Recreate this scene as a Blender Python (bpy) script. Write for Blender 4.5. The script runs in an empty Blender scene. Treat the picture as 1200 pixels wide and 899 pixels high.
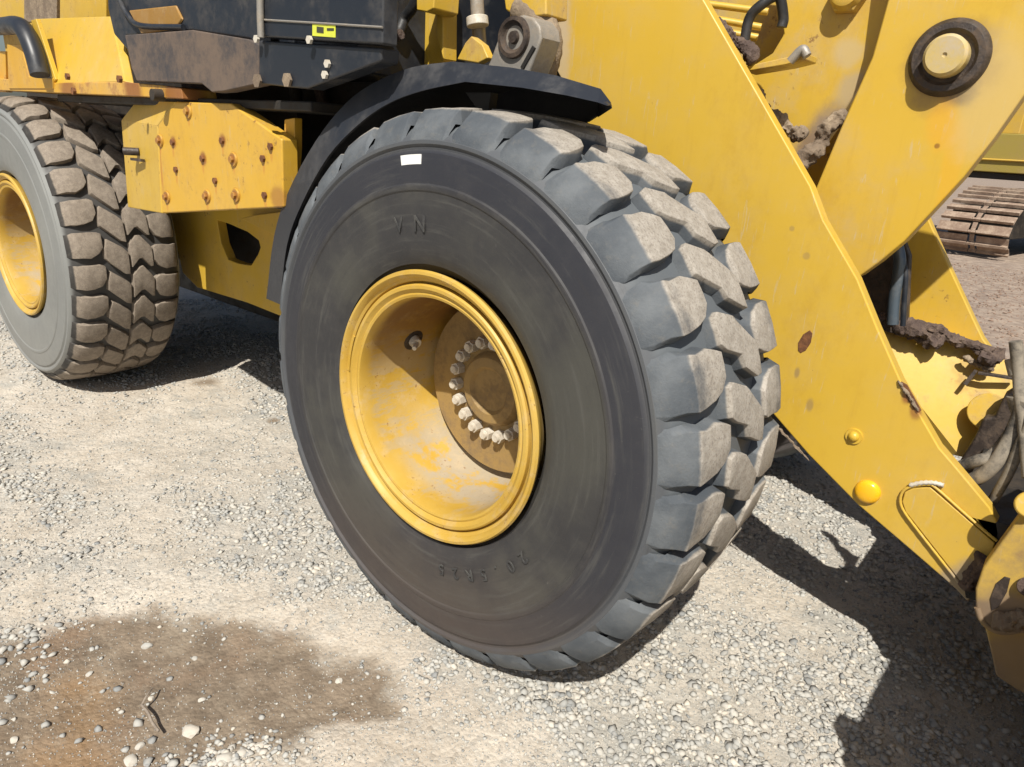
import bpy, bmesh, math, random
import numpy as np
from mathutils import Vector, Matrix, Euler, noise as mnoise
random.seed(7); rng = np.random.default_rng(7)
S = bpy.context.scene
COL = S.collection
R = math.radians

# ------------------------------------------------------------------ camera
F = 818.74                                   # focal length in pixels of a 1200 wide picture
CAM = Vector((1.212, -1.434, 1.408))
YAW, PITCH, ROLL = 0.67624, 0.33269, 0.06517
f_ = Vector((-math.sin(YAW)*math.cos(PITCH), math.cos(YAW)*math.cos(PITCH), -math.sin(PITCH)))
r_ = Vector((math.cos(YAW), math.sin(YAW), 0)); u_ = r_.cross(f_)
cr, sr = math.cos(ROLL), math.sin(ROLL)
RX = r_*cr + u_*sr; UX = -r_*sr + u_*cr
cam = bpy.data.objects.new('camera', bpy.data.cameras.new('camera')); COL.objects.link(cam)
cam.matrix_world = Matrix(((RX.x, UX.x, -f_.x, CAM.x), (RX.y, UX.y, -f_.y, CAM.y), (RX.z, UX.z, -f_.z, CAM.z), (0, 0, 0, 1)))
cam.data.sensor_width = 36; cam.data.lens = F/1200*36
cam.data.clip_start = 0.02; cam.data.clip_end = 2000
S.camera = cam

# ------------------------------------------------------------------ light
SUN = Vector((-0.45, 0.70, -1.0)).normalized()          # direction in which the light travels
W = bpy.data.worlds.new('World'); S.world = W; W.use_nodes = True
nt = W.node_tree; bg = nt.nodes['Background']
sky = nt.nodes.new('ShaderNodeTexSky'); sky.sky_type = 'NISHITA'; sky.sun_disc = False
to_sun = -SUN
sky.sun_elevation = math.asin(to_sun.z); sky.sun_rotation = math.atan2(to_sun.x, to_sun.y)
sky.dust_density = 2.0; sky.air_density = 1.0
nt.links.new(sky.outputs[0], bg.inputs[0]); bg.inputs[1].default_value = 0.06
sl = bpy.data.lights.new('sun', 'SUN'); sl.energy = 5.0; sl.angle = R(0.53); sl.color = (1.0, 0.955, 0.87)
so = bpy.data.objects.new('sun', sl); COL.objects.link(so)
so.rotation_euler = SUN.to_track_quat('-Z', 'Y').to_euler(); so.location = (4, -8, 12)
S.view_settings.view_transform = 'Standard'; S.view_settings.look = 'None'
S.view_settings.exposure = 0.25; S.view_settings.gamma = 1.0

# ------------------------------------------------------------------ points from picture positions
def ray(px, py):
    return f_ + RX*((px-600)/F) - UX*((py-449.5)/F)
def P(px, py, Y):                     # the point of the upright plane y = Y seen at (px, py)
    d = ray(px, py); return CAM + d*((Y-CAM.y)/d.y)
def G(px, py, z=0.0):                 # the point of the ground seen at (px, py)
    d = ray(px, py); return CAM + d*((z-CAM.z)/d.z)

# ------------------------------------------------------------------ materials
class NB:
    def __init__(s, name):
        s.m = bpy.data.materials.new(name); s.m.use_nodes = True; s.t = s.m.node_tree
        s.b = s.t.nodes['Principled BSDF']; s.tc = s.t.nodes.new('ShaderNodeTexCoord')
    def n(s, ty, **k):
        o = s.t.nodes.new(ty)
        for a, v in k.items(): setattr(o, a, v)
        return o
    def l(s, a, b): s.t.links.new(a, b)
    def put(s, sock, v):
        if isinstance(v, (int, float)): sock.default_value = v
        elif isinstance(v, (tuple, list)): sock.default_value = tuple(v)+(1,) if len(v) == 3 and sock.type == 'RGBA' else v
        else: s.l(v, sock)
    def noise(s, sc, det=4, rough=.6, vec=None, dist=0):
        o = s.n('ShaderNodeTexNoise'); o.inputs['Scale'].default_value = sc; o.inputs['Detail'].default_value = det
        o.inputs['Roughness'].default_value = rough; o.inputs['Distortion'].default_value = dist
        s.l(vec if vec is not None else s.tc.outputs['Object'], o.inputs['Vector']); return o.outputs['Fac']
    def ramp(s, v, a, b, lo=0., hi=1.):
        o = s.n('ShaderNodeMapRange'); o.interpolation_type = 'SMOOTHSTEP'
        for i, x in zip(('From Min', 'From Max', 'To Min', 'To Max'), (a, b, lo, hi)): o.inputs[i].default_value = x
        s.put(o.inputs['Value'], v); return o.outputs[0]
    def math(s, op, a, b=0.):
        o = s.n('ShaderNodeMath', operation=op); s.put(o.inputs[0], a); s.put(o.inputs[1], b); return o.outputs[0]
    def mix(s, f, a, b):
        o = s.n('ShaderNodeMix', data_type='RGBA'); s.put(o.inputs[0], f); s.put(o.inputs[6], a); s.put(o.inputs[7], b); return o.outputs[2]
    def scale(s, x, y, z):
        o = s.n('ShaderNodeMapping'); o.inputs['Scale'].default_value = (x, y, z); s.l(s.tc.outputs['Object'], o.inputs[0]); return o.outputs[0]
    def sep(s):
        o = s.n('ShaderNodeSeparateXYZ'); s.l(s.tc.outputs['Object'], o.inputs[0]); return o.outputs
    def attr(s, nm):
        o = s.n('ShaderNodeAttribute', attribute_name=nm); return o
    def spot(s, c, r, soft=.5, wob=.35, nz=None, stretch=(1, 1, 1)):
        v = s.n('ShaderNodeVectorMath', operation='SUBTRACT'); s.l(s.tc.outputs['Object'], v.inputs[0]); v.inputs[1].default_value = c
        m = s.n('ShaderNodeVectorMath', operation='MULTIPLY'); s.l(v.outputs[0], m.inputs[0]); m.inputs[1].default_value = stretch
        d = s.n('ShaderNodeVectorMath', operation='LENGTH'); s.l(m.outputs[0], d.inputs[0])
        q = s.math('ADD', d.outputs['Value'], s.math('MULTIPLY', s.math('SUBTRACT', nz, .5), wob*r*2)) if nz is not None else d.outputs['Value']
        return s.ramp(q, r*(1-soft), r, 1., 0.)
    def done(s, col, rough=.5, bump=None, bs=.3, bd=.002, metal=0., spec=None):
        s.put(s.b.inputs['Base Color'], col); s.put(s.b.inputs['Roughness'], rough); s.put(s.b.inputs['Metallic'], metal)
        if spec is not None: s.b.inputs['Specular IOR Level'].default_value = spec
        if bump is not None:
            o = s.n('ShaderNodeBump'); o.inputs['Strength'].default_value = bs; o.inputs['Distance'].default_value = bd
            s.l(bump, o.inputs['Height']); s.l(o.outputs[0], s.b.inputs['Normal'])
        return s.m

YEL = (0.58, 0.372, 0.038)
def yellow(name, dust=.3, rust=.0, spots=(), base=YEL, dustcol=(.40, .31, .19), rough=.40, chips=.60):
    b = NB(name)
    n1 = b.noise(1.7, 5); n2 = b.noise(9, 6, .7); n3 = b.noise(60, 3, .7); st = b.noise(1, 5, .7, b.scale(26, 26, 2.2))
    c = b.mix(b.ramp(n1, .3, .75), base, tuple(x*y for x, y in zip(base, (1.06, 1.08, 1.7))))
    c = b.mix(b.ramp(b.noise(1, 6, .8, b.scale(5, 5, 3)), .5, .72, 0, .5), c, tuple(x*y for x, y in zip(base, (.84, .78, .85))))
    c = b.mix(b.ramp(st, .52, .8, 0, .35), c, tuple(x*y for x, y in zip(base, (.8, .72, .8))))
    d = b.math('MULTIPLY', b.ramp(b.math('ADD', b.math('MULTIPLY', n2, .6), b.math('MULTIPLY', n1, .5)), .45, .78), dust)
    c = b.mix(d, c, dustcol)
    ch = b.ramp(b.noise(34, 4, .75), chips, chips+.03); ch = b.math('MULTIPLY', ch, b.ramp(n2, .5, .62))
    c = b.mix(b.math('MULTIPLY', ch, .8), c, (.20, .10, .035))
    scr = b.math('MULTIPLY', b.ramp(b.noise(1, 2, .5, b.scale(90, 90, 8), 1.5), .655, .68), b.ramp(n2, .42, .6))
    c = b.mix(b.math('MULTIPLY', scr, .45), c, (.50, .42, .27))
    if rust:
        rr = b.math('MULTIPLY', b.ramp(b.math('ADD', b.math('MULTIPLY', n2, .7), b.math('MULTIPLY', n3, .3)), .52, .62), rust)
        c = b.mix(rr, c, (.27, .10, .035))
    for (p, r, colr, a, stretch) in spots:
        f = b.math('MULTIPLY', b.spot(p, r, .55, .5, n2, stretch), a)
        c = b.mix(f, c, colr)
    return b.done(c, b.ramp(d, 0, .4, rough, .75), b.math('ADD', b.math('MULTIPLY', n2, .6), b.math('MULTIPLY', n3, .25)), .22, .003)
def dirty(name, base, dust=(.30, .24, .17), amt=.5, rough=.6, metal=0., sc=8, bs=.5, bd=.003, lo=.42, hi=.68):
    b = NB(name); n2 = b.noise(sc, 6, .7); n3 = b.noise(sc*7, 4, .7)
    f = b.math('MULTIPLY', b.ramp(b.math('ADD', b.math('MULTIPLY', n2, .75), b.math('MULTIPLY', n3, .25)), lo, hi), amt)
    c = b.mix(f, base, dust)
    return b.done(c, b.ramp(f, 0, .5, rough, .9), b.math('ADD', n2, b.math('MULTIPLY', n3, .5)), bs, bd, metal)

M = {}
RUST = (.25, .095, .03); DIRT = (.23, .16, .095)
M['yellow'] = yellow('yellow_paint', .35)
M['yellow_dusty'] = yellow('dusty_yellow_paint', .95, .25)
M['yellow_bracket'] = yellow('worn_yellow_bracket_paint', .3, .2, base=(.58, .32, .024))
M['black'] = dirty('black_plastic', (.021, .024, .031), (.10, .095, .09), .4, .42, sc=5, bs=.12)
M['black_paint'] = dirty('black_sheet_metal', (.016, .02, .028), (.075, .07, .065), .55, .38, sc=6, bs=.1)
M['dark'] = dirty('greasy_dark_metal', (.02, .018, .016), (.07, .05, .032), .6, .6, sc=9)
M['grease'] = dirty('dark_grease', (.035, .026, .022), (.13, .09, .06), .7, .45, sc=22, bs=.8)
M['mud'] = dirty('dried_mud', (.18, .135, .095), (.36, .28, .19), .9, .95, sc=11, bs=.8, bd=.008)
M['brown_mud'] = dirty('brown_caked_mud', (.085, .058, .048), (.20, .14, .10), .8, .9, sc=14, bs=1., bd=.012)
M['steel'] = dirty('dusty_steel', (.30, .28, .25), (.34, .27, .19), .8, .5, .35, sc=12)
M['bare'] = dirty('pale_bolt_metal', (.62, .58, .50), (.42, .34, .24), .6, .5, .1, sc=20)
M['nut'] = dirty('weathered_nut', (.62, .58, .50), (.34, .27, .19), .7, .6, .1, sc=18)
M['hose'] = dirty('dusty_hose', (.035, .033, .032), (.33, .285, .22), .8, .85, sc=7, bs=.5, lo=.36, hi=.56)
M['hose_black'] = dirty('black_hose', (.015, .016, .018), (.10, .08, .06), .5, .5, sc=8)
M['blue_steel'] = dirty('blue_grey_pipe', (.10, .13, .16), (.28, .26, .23), .4, .35, .4, sc=8)
M['white'] = dirty('white_sticker', (.80, .80, .78), (.6, .58, .55), .25, .5, sc=30, bs=.02)
M['lime'] = dirty('yellow_green_sticker', (.62, .66, .06), (.4, .4, .1), .3, .5, sc=60, bs=.02)
M['ink'] = dirty('sticker_ink', (.05, .05, .03), (.1, .1, .05), .3, .5, sc=60, bs=.02)
M['pale_cap'] = dirty('dusty_pale_yellow_cap', (.50, .37, .12), (.46, .38, .26), .9, .7, sc=14, bs=.25)
M['plug'] = dirty('bright_yellow_plug', (.85, .45, .012), (.7, .45, .12), .25, .22, sc=20, bs=.05)
M['shoe'] = dirty('rusty_track_steel', (.24, .165, .12), (.43, .335, .25), .9, .85, sc=6, bs=.6, bd=.01)
M['olive'] = dirty('faded_olive_yellow_paint', (.30, .23, .045), (.3, .2, .1), .5, .6, sc=2)
M['yellow_far'] = dirty('far_yellow_paint', (.50, .32, .045), (.35, .25, .12), .5, .6, sc=2)
M['rust_rim'] = dirty('rusty_scar', (.12, .05, .02), (.26, .11, .04), .9, .85, sc=40)

# yellow of the boom arm with its own scars and stains
b0 = .50
def sp(px, py, Y, r, col=RUST, a=1., st=(1, 1, 1)): return (tuple(P(px, py, Y)), r, col, a, st)
M['boom'] = yellow('boom_yellow_paint', .28, .0, spots=[
    sp(896, 625, b0, .01), sp(934, 437, b0, .011, DIRT, .6, (1, 1, .5)), sp(949, 475, b0, .013, DIRT, .55, (1, 1, .5)),
    sp(1064, 462, b0, .03, RUST, .9, (1.6, 1, .9)), sp(1074, 480, b0, .03, RUST, .75, (1.6, 1, .9)), sp(1125, 690, b0, .075, (.30, .24, .17), .85),
    sp(1141, 670, b0, .05, (.30, .24, .17), .8), sp(880, 412, b0, .02, (.75, .33, .012), .6), sp(652, 25, b0, .07, (.50, .40, .26), .8, (1, 1, .35)),
    sp(655, 70, b0, .06, (.50, .40, .26), .7, (1, 1, .35)), sp(945, 300, b0, .012, DIRT, .4), sp(928, 268, b0, .009, DIRT, .4)], chips=.66)
M['ear'] = yellow('dirty_ear_yellow_paint', 1., .2, dustcol=(.22, .16, .10), spots=[sp(1185, 725, .40, .09, (.24, .17, .11), .95), sp(1150, 715, .40, .04, (.2, .14, .09), .9), sp(1190, 790, .45, .12, (.25, .18, .12), .85), sp(1200, 770, .45, .10, (.3, .2, .1), .8)])
M['lever'] = yellow('lever_yellow_paint', .45, .0, spots=[
    sp(1098, 171, .75, .008, (.1, .05, .02)), sp(1118, 80, .75, .135, (.30, .19, .07), .75), sp(1128, 108, .75, .05, (.12, .08, .05), .8), sp(1115, 195, .75, .05, (.66, .36, .02), .5, (1.6, 1, .35)), sp(1105, 145, .75, .05, (.70, .34, .02), .4, (1, 1, .6)),
    sp(1160, 110, .75, .10, (.55, .42, .2), .5, (1, 1, .5))], chips=.7)
M['lever_back'] = yellow('muddy_lever_yellow_paint', .75, .0, spots=[
    sp(975, 150, .82, .09, (.28, .21, .15), .95), sp(950, 175, .82, .08, (.24, .17, .12), .9), sp(1000, 105, .82, .07, (.42, .33, .2), .8), sp(990, 60, .82, .06, (.5, .4, .24), .6)])
BOLTS = [(221, 131), (188, 165), (203, 167), (261, 165), (238, 186), (274, 187), (207, 199), (309, 186), (253, 212), (196, 231), (243, 230), (277, 229), (311, 229), (318, 172)]
M['box'] = yellow('rust_stained_yellow_paint', .18, .12, spots=[sp(x, y, -.13, .03, RUST, .85) for x, y in BOLTS[:6]+BOLTS[9:12]] +
    [sp(x, y+9, -.13, .02, (.5, .22, .04), .6, (2, 1, .6)) for x, y in BOLTS] + [sp(188, 190, -.13, .03, (.42, .16, .03), .7, (2.4, 1, .2)), sp(326, 232, -.13, .05, RUST, .6)],
    base=(.58, .34, .028))
M['ledge'] = yellow('rusted_step_yellow_paint', .5, .55, spots=[sp(155, 103, -.155, .10, RUST, .9), sp(80, 106, -.155, .07, RUST, .8, (.6, 1, 1)), sp(215, 108, -.155, .12, RUST, .9, (.6, 1, 1)), sp(240, 114, -.155, .07, (.3, .1, .05), .9)], base=(.60, .33, .026))

def rubber(name, lug=False, dusty=0., crown=.731, wob=.012):
    b = NB(name); x, y, z = b.sep()
    n1 = b.noise(3, 5); n2 = b.noise(16, 6, .7); n3 = b.noise(90, 3, .7)
    rad = b.math('SQRT', b.math('ADD', b.math('MULTIPLY', x, x), b.math('MULTIPLY', z, z)))
    if lug:
        oi = b.n('ShaderNodeObjectInfo'); ad = b.n('ShaderNodeVectorMath', operation='ADD'); b.l(b.tc.outputs['Object'], ad.inputs[0])
        cm = b.n('ShaderNodeCombineXYZ'); b.l(b.math('MULTIPLY', oi.outputs['Random'], 37.), cm.inputs[1]); b.l(cm.outputs[0], ad.inputs[1])
        n1 = b.noise(7, 5, .6, ad.outputs[0]); n2 = b.noise(38, 6, .75, ad.outputs[0]); n3 = b.noise(180, 3, .7, ad.outputs[0])
        c = b.mix(b.ramp(n1, .35, .7), (.060, .070, .082) if not dusty else (.026, .024, .022), (.125, .137, .148) if not dusty else (.052, .047, .042))  # dusty lugs: flanks near black, deepening the painted groove shade
        c = b.mix(b.math('MULTIPLY', b.ramp(n2, .5, .75), .35), c, (.17, .155, .13))
        top = b.ramp(b.math('ADD', rad, b.math('MULTIPLY', b.math('SUBTRACT', n1, .5), wob*4)), crown, crown+.007)
        tc = b.mix(b.ramp(n2, .3, .7), (.30, .265, .22) if not dusty else (.19, .155, .12), (.44, .40, .345) if not dusty else (.31, .26, .205))
        tc = b.mix(b.math('MULTIPLY', b.ramp(n3, .50, .64), .5), tc, (.15, .12, .10))
        c = b.mix(b.math('MULTIPLY', top, .93), c, tc)
        return b.done(c, .78, b.math('ADD', n2, b.math('MULTIPLY', n3, .6)), .5, .003)
    sm = b.noise(1, 5, .65, b.scale(5, 30, 5))
    c = b.mix(b.ramp(n1, .3, .7), (.023, .023, .027), (.040, .038, .040))
    c = b.mix(b.math('MULTIPLY', b.ramp(n2, .45, .75), .5), c, (.062, .057, .052))
    # dry olive-grey film on the inner sidewall, brown dirt low down, worn grey at the shoulder
    inner = b.math('MULTIPLY', b.ramp(rad, .56, .545), b.ramp(n1, .4, .62, .15, .8))
    c = b.mix(b.math('MULTIPLY', inner, .8), c, (.068, .067, .054))
    c = b.mix(b.math('MULTIPLY', b.ramp(rad, .625, .66), .7), c, (.095, .104, .115))
    c = b.mix(b.math('MULTIPLY', b.ramp(rad, .561, .569), b.ramp(rad, .642, .632, 0., .65)), c, (.021, .023, .032))
    lowb = b.math('MULTIPLY', b.ramp(z, -.2, -.62), b.ramp(n1, .25, .6, .35, 1.))
    c = b.mix(b.math('MULTIPLY', lowb, .75), c, (.075, .058, .049))
    ang = b.math('ARCTAN2', z, x); cv = b.n('ShaderNodeCombineXYZ'); b.l(b.math('MULTIPLY', rad, 34.), cv.inputs[0]); b.l(b.math('MULTIPLY', ang, 1.1), cv.inputs[1])
    arc = b.noise(1.6, 5, .7, cv.outputs[0]); c = b.mix(b.math('MULTIPLY', b.ramp(arc, .5, .72), .45), c, (.095, .093, .084))
    c = b.mix(b.math('MULTIPLY', b.ramp(arc, .46, .3), .4), c, (.03, .029, .031))
    scr = b.ramp(b.noise(1, 3, .6, b.scale(30, 30, 60), 3.), .70, .74, 0, .25)
    c = b.mix(scr, c, (.15, .14, .13))
    if dusty: c = b.mix(b.ramp(n1, .2, .8, dusty*.75, dusty), c, (.27, .275, .26))
    c = b.mix(b.ramp(rad, .668, .685, 0., .9 if dusty else .75), c, (.035, .032, .030) if dusty else (.12, .134, .145))  # rear groove floors near black: shade of deep narrow gaps painted in
    return b.done(c, b.ramp(n2, .3, .7, .5, .68), b.math('ADD', n2, b.math('MULTIPLY', n3, .5)), .16, .002)
M['rubber'] = rubber('worn_black_rubber')
M['rubber_rear'] = rubber('dusty_grey_rubber', dusty=.8)
M['lug'] = rubber('tread_rubber', True, 0., .7265, .0045)
M['lug_rear'] = rubber('dusty_tread_rubber', True, .9, .692, .005)

def rimmat(name):
    b = NB(name); x, y, z = b.sep(); n1 = b.noise(4, 5); n2 = b.noise(14, 6, .7); n3 = b.noise(70, 3, .7)
    c = b.mix(b.ramp(n1, .3, .7), (.47, .285, .035), (.53, .35, .075))
    low = b.math('MULTIPLY', b.ramp(z, -.06, -.26), b.ramp(y, -.22, -.12)); low = b.math('MULTIPLY', low, b.ramp(n2, .25, .5, .45, 1.))
    c = b.mix(b.math('MULTIPLY', b.math('MULTIPLY', low, b.ramp(b.noise(7, 6, .7), .40, .50)), .8), c, (.36, .325, .27))
    c = b.mix(b.math('MULTIPLY', b.math('MULTIPLY', b.ramp(b.noise(9, 6, .75, b.scale(1, .25, 1)), .50, .56), b.ramp(y, -.235, -.20)), .45), c, (.36, .31, .23))
    c = b.mix(b.math('MULTIPLY', b.ramp(n2, .5, .7), .45), c, (.52, .40, .24))
    c = b.mix(b.math('MULTIPLY', b.math('MULTIPLY', b.ramp(z, -.02, .2), b.ramp(y, -.245, -.2)), b.ramp(n2, .25, .55, .6, .95)), c, (.17, .075, .015))  # upper barrel browned, painting in the shade that falls there
    c = b.mix(b.math('MULTIPLY', b.ramp(n3, .63, .68), b.ramp(n2, .45, .6, 0, .7)), c, (.2, .09, .03))
    return b.done(c, .5, b.math('ADD', n2, b.math('MULTIPLY', n3, .3)), .2, .003)
M['hubm'] = dirty('brown_hub_paint', (.30, .195, .07), (.17, .12, .07), .9, .6, sc=9)
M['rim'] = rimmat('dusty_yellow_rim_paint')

# ------------------------------------------------------------------ mesh helpers
def link(name, me, mat=None, parent=None):
    o = bpy.data.objects.new(name, me); COL.objects.link(o)
    if mat is not None and not me.materials: me.materials.append(mat)
    if parent is not None: o.parent = parent
    return o
def finish(bm, name, smooth=35):
    bmesh.ops.recalc_face_normals(bm, faces=bm.faces)
    me = bpy.data.meshes.new(name); bm.to_mesh(me); bm.free()
    if smooth:
        for p in me.polygons: p.use_smooth = True
        me.set_sharp_from_angle(angle=R(smooth))
    return me
def part(name, bm, mat, parent, bevel=0., smooth=35, seg=2):
    o = link(name, finish(bm, name, smooth), mat, parent)
    if bevel:
        m = o.modifiers.new('bevel', 'BEVEL'); m.width = bevel; m.segments = seg; m.limit_method = 'ANGLE'; m.angle_limit = R(40); m.harden_normals = True
    return o
def prism(bm, loop, off, holes=()):
    """a flat outline (3D points) with holes, extruded by the vector off"""
    vs = []
    for lp in (loop, *holes):
        v = [bm.verts.new(p) for p in lp]; vs += v
        for i in range(len(v)): bm.edges.new((v[i], v[(i+1) % len(v)]))
    es = list({e for v in vs for e in v.link_edges})
    r = bmesh.ops.triangle_fill(bm, use_beauty=True, use_dissolve=True, edges=es)
    fs = [g for g in r['geom'] if isinstance(g, bmesh.types.BMFace)]
    e = bmesh.ops.extrude_face_region(bm, geom=fs)
    nv = [g for g in e['geom'] if isinstance(g, bmesh.types.BMVert)]
    bmesh.ops.translate(bm, vec=off, verts=nv)
def plate(name, px, Y, t, mat, parent, bevel=.004, holes=(), smooth=35):
    bm = bmesh.new()
    prism(bm, [P(x, y, Y) for x, y in px], Vector((0, t, 0)), [[P(x, y, Y) for x, y in h] for h in holes])
    return part(name, bm, mat, parent, bevel, smooth)
def solid(name, pts, off, mat, parent, bevel=.004, holes=()):
    bm = bmesh.new(); prism(bm, [Vector(p) for p in pts], Vector(off), holes); return part(name, bm, mat, parent, bevel)
def box(bm, lo, hi, mat4=None):
    r = bmesh.ops.create_cube(bm, size=1.)
    for v in r['verts']:
        v.co = Vector([(lo[i]+hi[i])/2 + v.co[i]*(hi[i]-lo[i]) for i in range(3)])
    if mat4 is not None: bmesh.ops.transform(bm, matrix=mat4, verts=r['verts'])
    return r['verts']
def boxpart(name, lo, hi, mat, parent, bevel=.006, m4=None):
    bm = bmesh.new(); box(bm, lo, hi, m4); return part(name, bm, mat, parent, bevel)
def frame_axes(d):
    d = d.normalized(); a = Vector((0, 0, 1)) if abs(d.z) < .9 else Vector((1, 0, 0))
    u = d.cross(a).normalized(); return u, d.cross(u).normalized(), d
def cyl(bm, p0, p1, r0, r1=None, n=24, caps=True):
    p0, p1 = Vector(p0), Vector(p1); r1 = r0 if r1 is None else r1; u, v, d = frame_axes(p1-p0)
    A = [bm.verts.new(p0+(u*math.cos(2*math.pi*i/n)+v*math.sin(2*math.pi*i/n))*r0) for i in range(n)]
    B = [bm.verts.new(p1+(u*math.cos(2*math.pi*i/n)+v*math.sin(2*math.pi*i/n))*r1) for i in range(n)]
    for i in range(n): bm.faces.new((A[i], A[(i+1) % n], B[(i+1) % n], B[i]))
    if caps: bm.faces.new(A[::-1]); bm.faces.new(B)
def cylpart(name, p0, p1, r, mat, parent, bevel=.003, n=28, r1=None):
    bm = bmesh.new(); cyl(bm, p0, p1, r, r1, n); return part(name, bm, mat, parent, bevel)
def spline(pts, k=8):
    pts = [Vector(p) for p in pts]; out = []
    q = [pts[0]*2-pts[1]] + pts + [pts[-1]*2-pts[-2]]
    for i in range(1, len(q)-2):
        a, b, c, d = q[i-1:i+3]
        for j in range(k):
            t = j/k; out.append(.5*((2*b)+(c-a)*t+(2*a-5*b+4*c-d)*t*t+(-a+3*b-3*c+d)*t**3))
    return out+[pts[-1]]
def tube(bm, pts, r, n=12, k=8, rip=0.):
    path = spline(pts, k) if k else [Vector(p) for p in pts]; rings = []; u = None
    for i, p in enumerate(path):
        d = (path[min(i+1, len(path)-1)]-path[max(i-1, 0)]).normalized()
        if u is None: u = frame_axes(d)[0]
        u = (u-d*u.dot(d)).normalized(); v = d.cross(u)
        rr = r*(1+rip*(i % 2)); rings.append([bm.verts.new(p+(u*math.cos(2*math.pi*j/n)+v*math.sin(2*math.pi*j/n))*rr) for j in range(n)])
    for a, b in zip(rings, rings[1:]):
        for j in range(n): bm.faces.new((a[j], a[(j+1) % n], b[(j+1) % n], b[j]))
    bm.faces.new(rings[0][::-1]); bm.faces.new(rings[-1])
def tubepart(name, pts, r, mat, parent, n=12, k=8, rip=0.):
    bm = bmesh.new(); tube(bm, pts, r, n, k, rip); return part(name, bm, mat, parent, 0, 50)
def lathe(bm, prof, n=128, c=(0, 0, 0), close=False):
    """revolve (y, r) points about the y axis through c"""
    rings = []
    for y, r in prof:
        if r < 1e-6: rings.append([bm.verts.new((c[0], c[1]+y, c[2]))]); continue
        rings.append([bm.verts.new((c[0]+r*math.cos(2*math.pi*i/n), c[1]+y, c[2]+r*math.sin(2*math.pi*i/n))) for i in range(n)])
    pairs = list(zip(rings, rings[1:])) + ([(rings[-1], rings[0])] if close else [])
    for a, b in pairs:
        for i in range(n):
            j = (i+1) % n
            if len(a) == 1: bm.faces.new((a[0], b[i], b[j]))
            elif len(b) == 1: bm.faces.new((a[i], b[0], a[j]))
            else: bm.faces.new((a[i], b[i], b[j], a[j]))
def thing(name, label, cat, loc=(0, 0, 0), group=None):
    o = bpy.data.objects.new(name, None); COL.objects.link(o); o.location = loc; o.empty_display_size = .2
    o['label'] = label; o['category'] = cat
    if group: o['group'] = group
    return o
def hexnut(bm, p, d, r, h, dome=True):
    u, v, d = frame_axes(Vector(d)); p = Vector(p)
    A = [bm.verts.new(p+(u*math.cos(math.pi/3*i)+v*math.sin(math.pi/3*i))*r) for i in range(6)]
    B = [bm.verts.new(a.co+d*h) for a in A]
    for i in range(6): bm.faces.new((A[i], A[(i+1) % 6], B[(i+1) % 6], B[i]))
    bm.faces.new(B); bm.faces.new(A[::-1])
    if dome: cyl(bm, p+d*h*.98, p+d*(h*1.35), r*.5, r*.42, 10)

# ------------------------------------------------------------------ numpy noise for the ground
def vnoise(x, y, seed=0):
    xi = np.floor(x).astype(np.int64); yi = np.floor(y).astype(np.int64); xf = x-xi; yf = y-yi
    def h(a, b):
        n = (a*374761393 + b*668265263 + seed*1442695041) & 0xffffffff
        n = ((n ^ (n >> 13))*1274126177) & 0xffffffff; return ((n ^ (n >> 16)) & 0xffff)/65535.
    u = xf*xf*(3-2*xf); v = yf*yf*(3-2*yf)
    return (h(xi, yi)*(1-u)+h(xi+1, yi)*u)*(1-v)+(h(xi, yi+1)*(1-u)+h(xi+1, yi+1)*u)*v
def fbm(x, y, sc, octv=4, seed=0):
    s = 0; a = 1; t = 0
    for i in range(octv): s = s+a*vnoise(x*sc*2**i+17.3*i, y*sc*2**i-9.1*i, seed+i); t += a; a *= .5
    return s/t
def sstep(x, a, b):
    t = np.clip((x-a)/(b-a), 0, 1); return t*t*(3-2*t)
def inpoly(x, y, poly):
    ins = np.zeros(x.shape, bool); n = len(poly); dmin = np.full(x.shape, 1e9)
    for i in range(n):
        (x0, y0), (x1, y1) = poly[i], poly[(i+1) % n]
        c = ((y0 > y) != (y1 > y)) & (x < (x1-x0)*(y-y0)/((y1-y0)+1e-12)+x0); ins ^= c
        ex, ey = x1-x0, y1-y0; t = np.clip(((x-x0)*ex+(y-y0)*ey)/(ex*ex+ey*ey), 0, 1)
        dmin = np.minimum(dmin, np.hypot(x-x0-t*ex, y-y0-t*ey))
    return np.where(ins, dmin, -dmin)
MUD = [tuple(G(a, b)[:2]) for a, b in [(-260, 800), (-60, 765), (40, 735), (100, 712), (160, 708), (225, 722), (290, 728), (340, 745), (395, 780), (440, 800), (465, 830), (430, 850), (330, 862), (262, 872), (215, 905), (150, 960), (-260, 1100)]]
WET = [tuple(G(a, b)[:2]) for a, b in [(85, 800), (125, 795), (150, 830), (140, 860), (150, 905), (90, 940), (-20, 930), (10, 870), (60, 850)]]
def masks(x, y):
    w = (fbm(x, y, 5, 5, 3)-.5)*.20
    mud = sstep(inpoly(x, y, MUD)+w, -.13, .10)
    wet = sstep(inpoly(x, y, WET)+w, -.08, .05)
    g = fbm(x, y, 1.5, 4, 11)
    # gravel lies in drifts, wheel lanes are swept to dust
    grav = sstep(g, .33, .52)
    u = x*.25+y*.97
    lane = np.exp(-((y+.28-.05*x)/.20)**2)*sstep(x, -1.2, -2.0) + .9*np.exp(-((u+.80)/.14)**2)*sstep(x, -.1, -.4)
    lane = np.clip(lane, 0, 1); grav = grav*(1-.8*lane)
    grav = np.clip(grav+.75*np.exp(-((x-.75)/.4)**2-((y-.25)/.4)**2)+.6*np.exp(-((x+1.2)/.7)**2-((y-.1)/.35)**2), 0, 1)
    rim = np.exp(-((inpoly(x, y, MUD)+.03)/.07)**2)*sstep(x, -1.15, -.4)*sstep(y, -.55, -.85)     # stones heaped along the lower mud edge
    return mud, wet, grav, rim
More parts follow.
